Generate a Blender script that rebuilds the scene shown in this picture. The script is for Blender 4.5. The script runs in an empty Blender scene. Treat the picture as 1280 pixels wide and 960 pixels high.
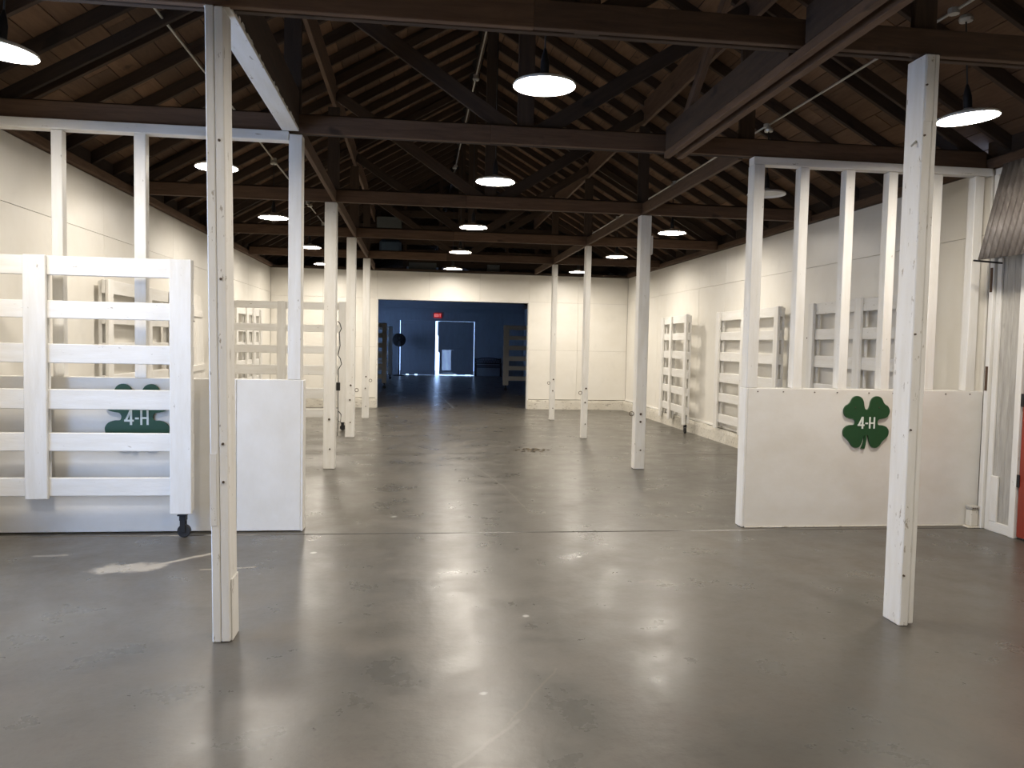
import bpy, bmesh, math, random
from mathutils import Vector, Matrix
random.seed(7)
S = bpy.context.scene
C = S.collection

# ------------------------------------------------------------------ camera
YAW, PIT, ROL, FPX, CH = .1237, .052, .0204, 971.85, 1.6
F = Vector((math.sin(YAW)*math.cos(PIT), math.cos(YAW)*math.cos(PIT), -math.sin(PIT)))
R = Vector((math.cos(YAW), -math.sin(YAW), 0)); U = R.cross(F)
cr = R*math.cos(ROL)+U*math.sin(ROL); cu = U*math.cos(ROL)-R*math.sin(ROL)
cam = bpy.data.objects.new('camera', bpy.data.cameras.new('camera')); C.objects.link(cam)
cam.matrix_world = Matrix(((cr.x, cu.x, -F.x, 0), (cr.y, cu.y, -F.y, 0), (cr.z, cu.z, -F.z, CH), (0, 0, 0, 1)))
cam.data.sensor_width = 36; cam.data.lens = FPX/1280*36; cam.data.clip_end = 300
S.camera = cam

# ------------------------------------------------------------------ sky and exposure
W = bpy.data.worlds.new('sky'); S.world = W; W.use_nodes = True
bg = W.node_tree.nodes['Background']
bg.inputs[0].default_value = (.38, .58, 1.0, 1); bg.inputs[1].default_value = 10.0
S.view_settings.view_transform = 'Standard'; S.view_settings.look = 'None'
S.view_settings.gamma = 1; S.view_settings.use_curve_mapping = False
S.view_settings.exposure = -.62
LAMP_E = 260.0
LAMP_COL = (1.0, .915, .80)

# ------------------------------------------------------------------ materials
def new_mat(name):
    m = bpy.data.materials.new(name); m.use_nodes = True
    nt = m.node_tree
    return m, nt, nt.nodes['Principled BSDF']

def N(nt, t, **kw):
    n = nt.nodes.new(t)
    for k, v in kw.items():
        setattr(n, k, v)
    return n

def coords(nt, scale=(1, 1, 1), rnd=True):
    tc = N(nt, 'ShaderNodeTexCoord'); mp = N(nt, 'ShaderNodeMapping')
    mp.inputs['Scale'].default_value = scale
    if rnd:
        oi = N(nt, 'ShaderNodeObjectInfo'); mul = N(nt, 'ShaderNodeMath', operation='MULTIPLY')
        mul.inputs[1].default_value = 37.0
        nt.links.new(oi.outputs['Random'], mul.inputs[0])
        cb = N(nt, 'ShaderNodeCombineXYZ')
        for i in range(3): nt.links.new(mul.outputs[0], cb.inputs[i])
        nt.links.new(cb.outputs[0], mp.inputs['Location'])
    nt.links.new(tc.outputs['Object'], mp.inputs['Vector'])
    return mp.outputs[0]

def noise(nt, vec, scale, detail=4, rough=.55, dist=0):
    n = N(nt, 'ShaderNodeTexNoise'); n.inputs['Scale'].default_value = scale
    n.inputs['Detail'].default_value = detail; n.inputs['Roughness'].default_value = rough
    n.inputs['Distortion'].default_value = dist
    nt.links.new(vec, n.inputs['Vector']); return n.outputs['Fac']

def ramp(nt, fac, stops):
    r = N(nt, 'ShaderNodeValToRGB'); e = r.color_ramp.elements
    while len(e) < len(stops): e.new(.5)
    for i, (p, c) in enumerate(stops):
        e[i].position = p; e[i].color = (c[0], c[1], c[2], 1) if not isinstance(c, (int, float)) else (c, c, c, 1)
    nt.links.new(fac, r.inputs[0]); return r.outputs[0]

def mix(nt, fac, a, b, mode='MIX'):
    m = N(nt, 'ShaderNodeMix', data_type='RGBA', blend_type=mode)
    for s, v in ((m.inputs[0], fac), (m.inputs[6], a), (m.inputs[7], b)):
        if isinstance(v, (int, float)): s.default_value = v
        elif isinstance(v, tuple): s.default_value = (v[0], v[1], v[2], 1)
        else: nt.links.new(v, s)
    return m.outputs[2]

def bump(nt, bs, h, strength=.2, dist=.01):
    b = N(nt, 'ShaderNodeBump'); b.inputs['Strength'].default_value = strength; b.inputs['Distance'].default_value = dist
    nt.links.new(h, b.inputs['Height']); nt.links.new(b.outputs[0], bs.inputs['Normal'])

def painted(name, col, rough=.5, chips=.70, dirt=(.80, .76, .68), chipcol=(.30, .26, .20), grain=7, var=.92):
    m, nt, bs = new_mat(name)
    v = coords(nt, (1, grain, grain)); v2 = coords(nt, (1, 1, 1))
    streak = noise(nt, v, 2.2, 5, .6)
    base = mix(nt, ramp(nt, streak, [(.35, 0), (.75, .55)]), tuple(col), tuple(c*d for c, d in zip(col, dirt)))
    oi = N(nt, 'ShaderNodeObjectInfo')
    base = mix(nt, 1.0, base, ramp(nt, oi.outputs['Random'], [(0, var), (1, 1.0)]), 'MULTIPLY')
    ch = noise(nt, coords(nt, (1, 3, 3)), 9, 6, .7)
    base = mix(nt, ramp(nt, ch, [(chips, 0), (chips+.02, .8)]), base, tuple(chipcol))
    sm = noise(nt, v2, 3.0, 3)
    base = mix(nt, ramp(nt, sm, [(.58, 0), (.8, .35)]), base, tuple(c*.78 for c in col))
    nt.links.new(base, bs.inputs['Base Color'])
    bs.inputs['Roughness'].default_value = rough
    bump(nt, bs, noise(nt, v, 9, 5, .6), .25, .006)
    return m

def timber(name, c1, c2, rough=.8, var=(.7, 1.15), knots=True):
    m, nt, bs = new_mat(name)
    v = coords(nt, (1, 9, 9))
    g = noise(nt, v, 2.5, 6, .65, .6)
    base = mix(nt, ramp(nt, g, [(.3, 0), (.7, 1)]), tuple(c1), tuple(c2))
    oi = N(nt, 'ShaderNodeObjectInfo')
    base = mix(nt, 1.0, base, ramp(nt, oi.outputs['Random'], [(0, var[0]), (1, var[1])]), 'MULTIPLY')
    if knots:
        k = noise(nt, coords(nt, (1, 2, 2)), 3.1, 2)
        base = mix(nt, ramp(nt, k, [(.66, 0), (.74, .75)]), base, tuple(c*.3 for c in c1))
    nt.links.new(base, bs.inputs['Base Color']); bs.inputs['Roughness'].default_value = rough
    bump(nt, bs, g, .3, .004)
    return m

def plain(name, col, rough=.5, metal=0, emit=None, es=1, vary=.12, scale=14):
    m, nt, bs = new_mat(name)
    n = noise(nt, coords(nt), scale, 4)
    base = mix(nt, n, tuple(c*(1-vary) for c in col), tuple(min(1, c*(1+vary)) for c in col))
    nt.links.new(base, bs.inputs['Base Color'])
    bs.inputs['Roughness'].default_value = rough; bs.inputs['Metallic'].default_value = metal
    if emit:
        bs.inputs['Emission Color'].default_value = (*emit, 1); bs.inputs['Emission Strength'].default_value = es
    return m

white = painted('white_painted_wood', (.82, .81, .78), .5, .665)
white_old = painted('white_painted_old_post', (.81, .80, .775), .55, .63)
white_board = painted('white_painted_plywood', (.80, .78, .735), .42, .74, grain=1.5)
wallm = painted('cream_wall_panel', (.80, .775, .715), .36, .80, dirt=(.92, .9, .86), grain=1.2, var=.985)
curbm = painted('chipped_white_concrete', (.68, .65, .58), .8, .575, chipcol=(.34, .31, .26), grain=1)
dark = timber('dark_timber', (.030, .017, .010), (.060, .035, .020), .85)
redwood = timber('brown_timber', (.078, .042, .023), (.140, .080, .046), .8)
sheath = timber('roof_sheathing', (.115, .060, .030), (.175, .098, .052), .85, (.6, 1.15))
deckm = plain('roof_felt', (.012, .010, .009), .95)
backm = plain('wall_backing', (.30, .28, .24), .9)
daylight_tint_wall = painted('daylight_tinted_planks', (.33, .38, .46), .7, .72, grain=3)  # blue daylight cast of the dark room is put into this plank colour
steel = plain('galvanised_conduit', (.55, .54, .50), .4, .6)
black = plain('black_metal', (.02, .02, .022), .45, .3)
rubber = plain('black_rubber', (.015, .015, .015), .6)
enamel = plain('white_enamel', (.80, .79, .76), .25)
dgreen = plain('dark_green_gloss', (.010, .060, .018), .45, vary=.08)
letterm = plain('sign_lettering', (.72, .76, .70), .5)
reddoor = painted('red_painted_door', (.26, .035, .018), .4, .76, dirt=(.8, .7, .7), chipcol=(.12, .03, .02))
weath = timber('weathered_grey_boards', (.36, .34, .305), (.56, .54, .49), .85, (.85, 1.05))
bronze = plain('oxidised_bolt', (.10, .07, .05), .6, .5)
boxm = plain('grey_enclosure', (.085, .095, .095), .6)
tarp = plain('blue_tarp', (.03, .055, .09), .6)
outlet = painted('outlet_box_paint', (.72, .69, .62), .6, .60, grain=1)
glow, nt_, bs_ = new_mat('lamp_glow')
bs_.inputs['Base Color'].default_value = (.9, .9, .88, 1)
bs_.inputs['Emission Color'].default_value = (*LAMP_COL, 1); bs_.inputs['Emission Strength'].default_value = LAMP_E
unlit = plain('lamp_unlit', (.55, .55, .53), .5)
exit_red = plain('exit_sign_face', (.35, .01, .015), .4, emit=(1, .02, .03), es=.35)
exit_txt = plain('exit_sign_letters', (.9, .5, .5), .4, emit=(1, .35, .35), es=1.6)

rustm, nt_, bs_ = new_mat('rusted_corrugated_metal')
n_ = noise(nt_, coords(nt_, (6, .6, .6), False), 3, 6, .7)
nt_.links.new(ramp(nt_, n_, [(.3, (.07, .058, .05)), (.52, (.17, .15, .135)), (.72, (.36, .33, .30))]), bs_.inputs['Base Color'])
bs_.inputs['Metallic'].default_value = .35; bs_.inputs['Roughness'].default_value = .55

def seg_mask(nt, vec, a, b, w, wob=.03, ns=6):
    """mask 1 on a thin wobbling line from a to b in floor coordinates"""
    nz = N(nt, 'ShaderNodeTexNoise'); nz.inputs['Scale'].default_value = ns; nz.inputs['Detail'].default_value = 6
    nt.links.new(vec, nz.inputs['Vector'])
    sb = N(nt, 'ShaderNodeVectorMath', operation='MULTIPLY_ADD')
    nt.links.new(nz.outputs['Color'], sb.inputs[0]); sb.inputs[1].default_value = (wob*2, wob*2, 0); sb.inputs[2].default_value = (-a[0]-wob, -a[1]-wob, 0)
    ad = N(nt, 'ShaderNodeVectorMath', operation='ADD'); nt.links.new(vec, ad.inputs[0]); nt.links.new(sb.outputs[0], ad.inputs[1])
    fl = N(nt, 'ShaderNodeVectorMath', operation='MULTIPLY'); fl.inputs[1].default_value = (1, 1, 0); nt.links.new(ad.outputs[0], fl.inputs[0])
    d = (b[0]-a[0], b[1]-a[1], 0); L2 = d[0]**2+d[1]**2
    dt = N(nt, 'ShaderNodeVectorMath', operation='DOT_PRODUCT'); dt.inputs[1].default_value = (d[0]/L2, d[1]/L2, 0); nt.links.new(fl.outputs[0], dt.inputs[0])
    cl = N(nt, 'ShaderNodeClamp'); nt.links.new(dt.outputs['Value'], cl.inputs[0])
    sc = N(nt, 'ShaderNodeVectorMath', operation='SCALE'); sc.inputs[0].default_value = (-d[0], -d[1], 0); nt.links.new(cl.outputs[0], sc.inputs['Scale'])
    a2 = N(nt, 'ShaderNodeVectorMath', operation='ADD'); nt.links.new(fl.outputs[0], a2.inputs[0]); nt.links.new(sc.outputs[0], a2.inputs[1])
    ln = N(nt, 'ShaderNodeVectorMath', operation='LENGTH'); nt.links.new(a2.outputs[0], ln.inputs[0])
    mr = N(nt, 'ShaderNodeMapRange'); mr.inputs[1].default_value = w*.4; mr.inputs[2].default_value = w; mr.inputs[3].default_value = 1; mr.inputs[4].default_value = 0
    nt.links.new(ln.outputs['Value'], mr.inputs[0]); return mr.outputs[0]

floorm, nt, bs = new_mat('grey_painted_concrete')
geo = N(nt, 'ShaderNodeNewGeometry'); P = geo.outputs['Position']
big = noise(nt, P, .55, 5, .6); mid = noise(nt, P, 2.3, 6, .65); fine = noise(nt, P, 26, 5, .7)
base = ramp(nt, big, [(.30, (.070, .068, .060)), (.50, (.100, .095, .083)), (.70, (.140, .132, .113))])
base = mix(nt, ramp(nt, mid, [(.38, 0), (.72, .7)]), base, (.098, .080, .063))
base = mix(nt, ramp(nt, noise(nt, P, 1.1, 6, .7), [(.44, 0), (.74, .75)]), base, (.052, .047, .039))
base = mix(nt, ramp(nt, fine, [(.30, .6), (.48, 0)]), base, (.060, .055, .046))
base = mix(nt, ramp(nt, noise(nt, P, 9, 4, .6), [(.62, 0), (.76, .45)]), base, (.045, .038, .030))
for a, b, w, c in [((.05, 2.7), (.41, 3.17), .012, (.10, .09, .075)), ((.41, 3.17), (.72, 3.72), .007, (.12, .11, .09)),
                   ((.16, 2.86), (.46, 3.2), .014, (.135, .128, .11)),
                   ((1.1, 7.26), (1.0, 8.6), .010, (.14, .13, .11)), ((1.0, 8.6), (.75, 10.2), .012, (.16, .15, .13)),
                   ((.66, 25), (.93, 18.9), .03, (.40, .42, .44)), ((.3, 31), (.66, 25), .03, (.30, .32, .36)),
                   ((-2.08, 5.57), (-1.80, 5.58), .13, (.56, .50, .40)), ((-1.8, 5.62), (-1.45, 5.95), .03, (.54, .48, .38)),
                   ((-1.45, 5.5), (-1.1, 5.55), .014, (.50, .45, .36)), ((-2.7, 5.9), (-2.5, 5.92), .03, (.36, .33, .28)),
                   ((.66, 4.45), (.67, 4.455), .022, (.60, .59, .55)), ((.33, 3.46), (.335, 3.463), .020, (.55, .55, .52)),
                   ((1.25, 5.7), (1.255, 5.71), .03, (.60, .59, .55)), ((-.18, 7.1), (-.175, 7.11), .03, (.5, .5, .46)),
                   ((-.75, 5.9), (-.745, 5.91), .025, (.55, .55, .5)), ((3.1, 5.5), (3.35, 5.5), .045, (.11, .10, .085)),
                   ((1.9, 5.6), (2.05, 5.5), .05, (.11, .10, .085)), ((1.55, 5.05), (1.75, 5.0), .05, (.12, .11, .09))]:
    wob = .03 if w < .05 else .14
    base = mix(nt, seg_mask(nt, P, a, b, w, wob, 6 if w < .03 else 9), base, tuple(v*(.62 if v > .25 else 1) for v in c))
nt.links.new(base, bs.inputs['Base Color'])
nt.links.new(ramp(nt, mid, [(.3, .24), (.7, .40)]), bs.inputs['Roughness'])
bs.inputs['Specular IOR Level'].default_value = .5
hb = N(nt, 'ShaderNodeMath', operation='ADD'); nt.links.new(mid, hb.inputs[0]); nt.links.new(noise(nt, P, 7, 5, .6), hb.inputs[1])
bump(nt, bs, hb.outputs[0], .16, .011)
dirtm = plain('joint_dirt', (.06, .055, .048), .95)

# ------------------------------------------------------------------ builders
BASE = {}
def tag(o, label=None, cat=None, group=None, kind=None):
    for k, v in (('label', label), ('category', cat), ('group', group), ('kind', kind)):
        if v: o[k] = v
    return o

def thing(name, label=None, cat=None, loc=(0, 0, 0), group=None, kind=None, rot=(0, 0, 0)):
    o = bpy.data.objects.new(name, None); C.objects.link(o); o.location = loc; o.rotation_euler = rot
    o.empty_display_size = .1
    return tag(o, label, cat, group, kind)

CACHE = {}
def box_mesh(L, a, b, bev, mat):
    key = (round(L, 4), round(a, 4), round(b, 4), bev, mat.name)
    if key in CACHE: return CACHE[key]
    bm = bmesh.new(); bmesh.ops.create_cube(bm, size=1)
    for v in bm.verts: v.co = Vector((v.co.x*L, v.co.y*a, v.co.z*b))
    if bev: bmesh.ops.bevel(bm, geom=bm.edges[:], offset=min(bev, .3*min(L, a, b)), segments=1, affect='EDGES')
    me = bpy.data.meshes.new('block'); bm.to_mesh(me); bm.free(); me.materials.append(mat); CACHE[key] = me
    return me

def link(name, me, parent=None):
    o = bpy.data.objects.new(name, me); C.objects.link(o)
    if parent: o.parent = parent
    return o

def base_of(parent, local):
    if parent is None or local: return Vector((0, 0, 0))
    b = Vector(parent.location); p = parent.parent
    while p: b += Vector(p.location); p = p.parent
    return b

def box(name, lo, hi, mat, parent=None, bev=.004, local=False):
    lo, hi = Vector(lo), Vector(hi); d = hi-lo; c = (lo+hi)/2 - base_of(parent, local)
    ax = max(range(3), key=lambda i: d[i])
    if ax == 0: me, rot = box_mesh(d.x, d.y, d.z, bev, mat), (0, 0, 0)
    elif ax == 1: me, rot = box_mesh(d.y, d.x, d.z, bev, mat), (0, 0, math.pi/2)
    else: me, rot = box_mesh(d.z, d.y, d.x, bev, mat), (0, -math.pi/2, 0)
    o = link(name, me, parent); o.location = c; o.rotation_euler = rot
    return o

def beam(name, p0, p1, a, b, mat, parent=None, up=(0, 0, 1), bev=.004, local=False):
    """bar from p0 to p1; b is the size along up, a across"""
    p0, p1 = Vector(p0), Vector(p1); x = (p1-p0); L = x.length; x.normalize()
    y = Vector(up).cross(x).normalized(); z = x.cross(y)
    o = link(name, box_mesh(L, a, b, bev, mat), parent)
    o.matrix_local = Matrix((( x.x, y.x, z.x, 0), (x.y, y.y, z.y, 0), (x.z, y.z, z.z, 0), (0, 0, 0, 1)))
    o.location = (p0+p1)/2 - base_of(parent, local)
    return o

def from_bm(name, bm, mat, parent=None, loc=(0, 0, 0), smooth=False):
    me = bpy.data.meshes.new(name); bm.to_mesh(me); bm.free(); me.materials.append(mat)
    if smooth:
        for p in me.polygons: p.use_smooth = True
    o = link(name, me, parent); o.location = loc
    return o

def add_box(bm, lo, hi):
    lo, hi = Vector(lo), Vector(hi)
    vs = bmesh.ops.create_cube(bm, size=1)['verts']
    for v in vs: v.co = Vector(((lo[i]+hi[i])/2+v.co[i]*(hi[i]-lo[i]) for i in range(3)))

def add_tube(bm, pts, r, seg=8):
    pts = [Vector(p) for p in pts]; rings = []
    for i, p in enumerate(pts):
        t = (pts[min(i+1, len(pts)-1)]-pts[max(i-1, 0)]).normalized()
        u = t.cross(Vector((0, 0, 1)) if abs(t.z) < .95 else Vector((1, 0, 0))).normalized(); w = t.cross(u)
        rings.append([bm.verts.new(p+(u*math.cos(k*2*math.pi/seg)+w*math.sin(k*2*math.pi/seg))*r) for k in range(seg)])
    for A, B in zip(rings, rings[1:]):
        for k in range(seg): bm.faces.new((A[k], A[(k+1) % seg], B[(k+1) % seg], B[k]))
    bm.faces.new(rings[0][::-1]); bm.faces.new(rings[-1])

def add_lathe(bm, prof, seg=32, axis='z'):
    rings = []
    for r, z in prof:
        rings.append([bm.verts.new((r*math.cos(k*2*math.pi/seg), r*math.sin(k*2*math.pi/seg), z)) for k in range(seg)])
    for A, B in zip(rings, rings[1:]):
        for k in range(seg): bm.faces.new((A[k], A[(k+1) % seg], B[(k+1) % seg], B[k]))
    return rings

def tube(name, pts, r, mat, parent=None, seg=8, loc=(0, 0, 0)):
    bm = bmesh.new(); add_tube(bm, pts, r, seg); return from_bm(name, bm, mat, parent, loc, True)

def ring_mesh(Rr, r, seg=16, sub=6):
    bm = bmesh.new(); rs = []
    for i in range(seg):
        a = i*2*math.pi/seg
        rs.append([bm.verts.new(((Rr+r*math.cos(b*2*math.pi/sub))*math.cos(a), r*math.sin(b*2*math.pi/sub), (Rr+r*math.cos(b*2*math.pi/sub))*math.sin(a))) for b in range(sub)])
    for i in range(seg):
        for b in range(sub):
            bm.faces.new((rs[i][b], rs[(i+1) % seg][b], rs[(i+1) % seg][(b+1) % sub], rs[i][(b+1) % sub]))
    return bm

# ------------------------------------------------------------------ hall dimensions
WL, WR, CX = -3.4, 5.2, .9          # side walls, ridge line
YB, YF, YE = -3.5, 18.88, 37.6      # wall behind the camera, cross wall, end of the dark room
ZW = 3.28                           # wall height and underside of the chords
XPL, XPR = -1.03, 2.87              # post lines
TY = [4.24, 6.66, 9.83, 13.05, 16.25]
HALF = 4.3
def zr(x): return 3.42+.57*(HALF-abs(x-CX))   # underside of the rafters

# ------------------------------------------------------------------ floor
fl = tag(from_bm('floor', (lambda b: (add_box(b, (WL-1.2, YB-.3, -.12), (WR+1.2, YE+6, -.03)), b)[1])(bmesh.new()), dirtm), 'grey painted concrete floor with stains and joints', 'floor', kind='structure')
JY = [YB-.3, 1.2, 6.47, 11.1, 14.9, 18.9, 25.2, 31.4, YE+6]
for i, (a, b) in enumerate(zip(JY, JY[1:])):
    g = .011 if 6.4 < b < 6.6 else .004
    g0 = .011 if 6.4 < a < 6.6 else .004
    box('slab', (WL-1.2, a+g0, -.03), (WR+1.2, b-g, 0), floorm, fl, .006)

# ------------------------------------------------------------------ walls
def wall(name, label, boxes, mat=backm):
    bm = bmesh.new()
    for lo, hi in boxes: add_box(bm, lo, hi)
    return tag(from_bm(name, bm, mat), label, 'wall', kind='structure')

DY0, DY1, DZ = 3.1, 5.3, 2.6      # open barn doorway in the left wall, beside the camera
FY0, FY1 = 32.2, 35.6             # window opening in the left wall of the dark room
wl = wall('wall_left', 'cream panelled wall along the left side of the hall', [
    ((WL-.14, YB, 0), (WL-.02, DY0, ZW)), ((WL-.14, DY0, DZ), (WL-.02, DY1, ZW)), ((WL-.14, DY1, 0), (WL-.02, FY0, ZW)),
    ((WL-.14, FY0, 0), (WL-.02, FY1, 1.0)), ((WL-.14, FY0, 2.6), (WL-.02, FY1, ZW)), ((WL-.14, FY1, 0), (WL-.02, YE+.1, ZW))])
wr = wall('wall_right', 'cream panelled wall along the right side of the hall', [((WR+.02, YB, 0), (WR+.14, YE+.1, ZW))])
G = .0016
def panels(parent, side, ys, zs, mat=wallm, nm='panel'):
    for a, b in zip(ys, ys[1:]):
        for c, d in zip(zs, zs[1:]):
            if side == 'L': lo, hi = (WL-.02, a+G, c+G), (WL-random.uniform(0, .003), b-G, d-G)
            else: lo, hi = (WR+random.uniform(0, .003), a+G, c+G), (WR+.02, b-G, d-G)
            box(nm, lo, hi, mat, parent, .002)
ycols = [6.6+1.2275*i for i in range(11)]
panels(wl, 'L', [DY1+.02]+ycols, [.24, 2.69, 3.27]); panels(wr, 'R', ycols, [.24, 2.69, 3.27])
panels(wl, 'L', [YB+.02, -2.3, -1.1, .05, 1.2, 2.3, DY0-.02], [.02, 2.69, 3.27])
panels(wr, 'R', [YB+.02, -2.3, -1.1, .1, 1.3, 2.5, 3.4], [.02, 2.69, 3.27])
panels(wl, 'L', [19.1+1.87*i for i in range(8)], [.02, 2.69, 3.27], daylight_tint_wall)
panels(wr, 'R', [19.1+2.05*i for i in range(10)], [.02, 2.69, 3.27], daylight_tint_wall)

# cross wall with the wide opening into the dark room
OX0, OX1, OZ = -.93, 2.73, 2.62
wf = wall('wall_far', 'cream cross wall with a wide opening at the far end', [
    ((WL, YF+.02, 0), (OX0-.01, YF+.14, ZW)), ((OX1+.01, YF+.02, 0), (WR, YF+.14, ZW)), ((OX0-.01, YF+.02, OZ+.01), (OX1+.01, YF+.14, ZW))])
def fpan(x0, x1, z0, z1): box('panel', (x0+G, YF-random.uniform(0, .003), z0+G), (x1-G, YF+.02, z1-G), wallm, wf, .002)
for x0, x1 in ((WL, -2.2), (-2.2, OX0), (OX1, 3.95), (3.95, WR)):
    for z0, z1 in ((.24, 1.45), (1.45, 2.62), (2.62, 3.27)): fpan(x0, x1, z0, z1)
for x0, x1 in ((OX0, .3), (.3, 1.52), (1.52, OX1)): fpan(x0, x1, OZ, 3.27)
box('jamb', (OX0-.02, YF-.02, .0), (OX0+.02, YF+.16, OZ), white, wf); box('jamb', (OX1-.02, YF-.02, 0), (OX1+.02, YF+.16, OZ), white, wf)
box('lintel', (OX0+.02, YF-.015, OZ-.03), (OX1-.02, YF+.16, OZ), white, wf)
box('cap_board', (WL, YF-.05, ZW), (WR, YF+.14, ZW+.05), dark, wf)

# wall behind the camera with gable, and end gable
for nm, lab, y, t in (('wall_back', 'cream wall with gable behind the camera', YB, -.12),):
    bm = bmesh.new()
    add_box(bm, (WL-.14, y-.12, 0), (WR+.14, y, ZW))
    A = [bm.verts.new(p) for p in ((WL-.14, y, ZW), (WR+.14, y, ZW), (WR+.14, y, ZW+.3), (CX, y, zr(CX)+.22), (WL-.14, y, ZW+.3))]; B = [bm.verts.new(v.co+Vector((0, -.12, 0))) for v in A]
    bm.faces.new(A); bm.faces.new(B[::-1])
    for i in range(5): bm.faces.new((A[i], A[(i+1) % 5], B[(i+1) % 5], B[i]))
    tag(from_bm(nm, bm, wallm), lab, 'wall', kind='structure')

D0, D1, DTOP = -.76, 2.80, 2.60
bm = bmesh.new()
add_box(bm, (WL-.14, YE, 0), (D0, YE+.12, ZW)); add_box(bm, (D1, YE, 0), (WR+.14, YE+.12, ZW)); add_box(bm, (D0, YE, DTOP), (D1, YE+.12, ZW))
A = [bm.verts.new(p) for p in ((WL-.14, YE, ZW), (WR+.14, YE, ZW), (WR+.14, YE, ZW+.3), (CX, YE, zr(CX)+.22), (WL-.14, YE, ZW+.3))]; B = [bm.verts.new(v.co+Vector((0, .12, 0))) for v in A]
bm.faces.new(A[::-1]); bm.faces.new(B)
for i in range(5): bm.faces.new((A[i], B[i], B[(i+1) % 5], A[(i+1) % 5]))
we = tag(from_bm('wall_end', bm, daylight_tint_wall), 'end wall of the dark room around the barn doors', 'wall', kind='structure')
box('ledger', (WL, YE-.06, 3.04), (WR, YE, 3.20), daylight_tint_wall, we)
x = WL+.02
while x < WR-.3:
    if not (D0-.32 < x < D1+.02): box('board', (x, YE-.018, .02), (min(x+.30, WR), YE, 3.03), daylight_tint_wall, we, .003)
    else: box('board', (x, YE-.018, DTOP+.03), (min(x+.30, WR), YE, 3.03), daylight_tint_wall, we, .003)
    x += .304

# concrete curbs along the wall feet
def curb(name, lo, hi, label):
    lo, hi = Vector(lo), Vector(hi); d = hi-lo; ax = 0 if d.x > d.y else 1
    n = max(2, int(d[ax]/.16)); bm = bmesh.new(); prev = None
    for i in range(n+1):
        t = lo[ax]+d[ax]*i/n; o = 1-ax
        ring = []
        for (u, v) in ((0, 0), (1, 0), (1, .75), (.85, 1), (.15, 1), (0, .75)):
            co = Vector((0, 0, 0)); co[ax] = t; co[o] = lo[o]+d[o]*u; co.z = lo.z+d.z*v
            if 0 < i < n and v > 0: co[o] += random.uniform(-.007, .007); co.z += random.uniform(-.012, .004)
            ring.append(bm.verts.new(co))
        if prev:
            for k in range(6): bm.faces.new((prev[k], prev[(k+1) % 6], ring[(k+1) % 6], ring[k]))
        else: bm.faces.new(ring)
        prev = ring
    bm.faces.new(prev[::-1]); bmesh.ops.recalc_face_normals(bm, faces=bm.faces)
    return tag(from_bm(name, bm, curbm), label, 'baseboard', kind='structure')
curb('baseboard_right', (WR-.075, 6.72, 0), (WR, YF-.06, .23), 'chipped white concrete curb along the right wall')
curb('baseboard_left', (WL, 6.72, 0), (WL+.075, YF-.06, .23), 'chipped white concrete curb along the left wall')
curb('baseboard_far_right', (OX1, YF-.055, 0), (WR, YF, .23), 'chipped white concrete curb right of the opening')
curb('baseboard_far_left', (WL, YF-.055, 0), (OX0, YF, .23), 'chipped white concrete curb left of the opening')
# wall plates under the rafters
def trim(name, lo, hi, mat, label):
    o = box(name, lo, hi, mat); return tag(o, label, 'trim', kind='structure')
trim('trim_1', (WL-.12, YB, ZW+.001), (WL+.05, YE, ZW+.085), redwood, 'brown timber plate on top of the left wall')
trim('trim_2', (WR-.05, YB, ZW+.001), (WR+.12, YE, ZW+.085), redwood, 'brown timber plate on top of the right wall')
trim('trim_3', (WL+.001, 6.75, .235), (WL+.022, YF-.06, .27), white, 'thin white strip over the left curb')
trim('trim_4', (WR-.022, 6.75, .235), (WR-.001, YF-.06, .27), white, 'thin white strip over the right curb')

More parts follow.
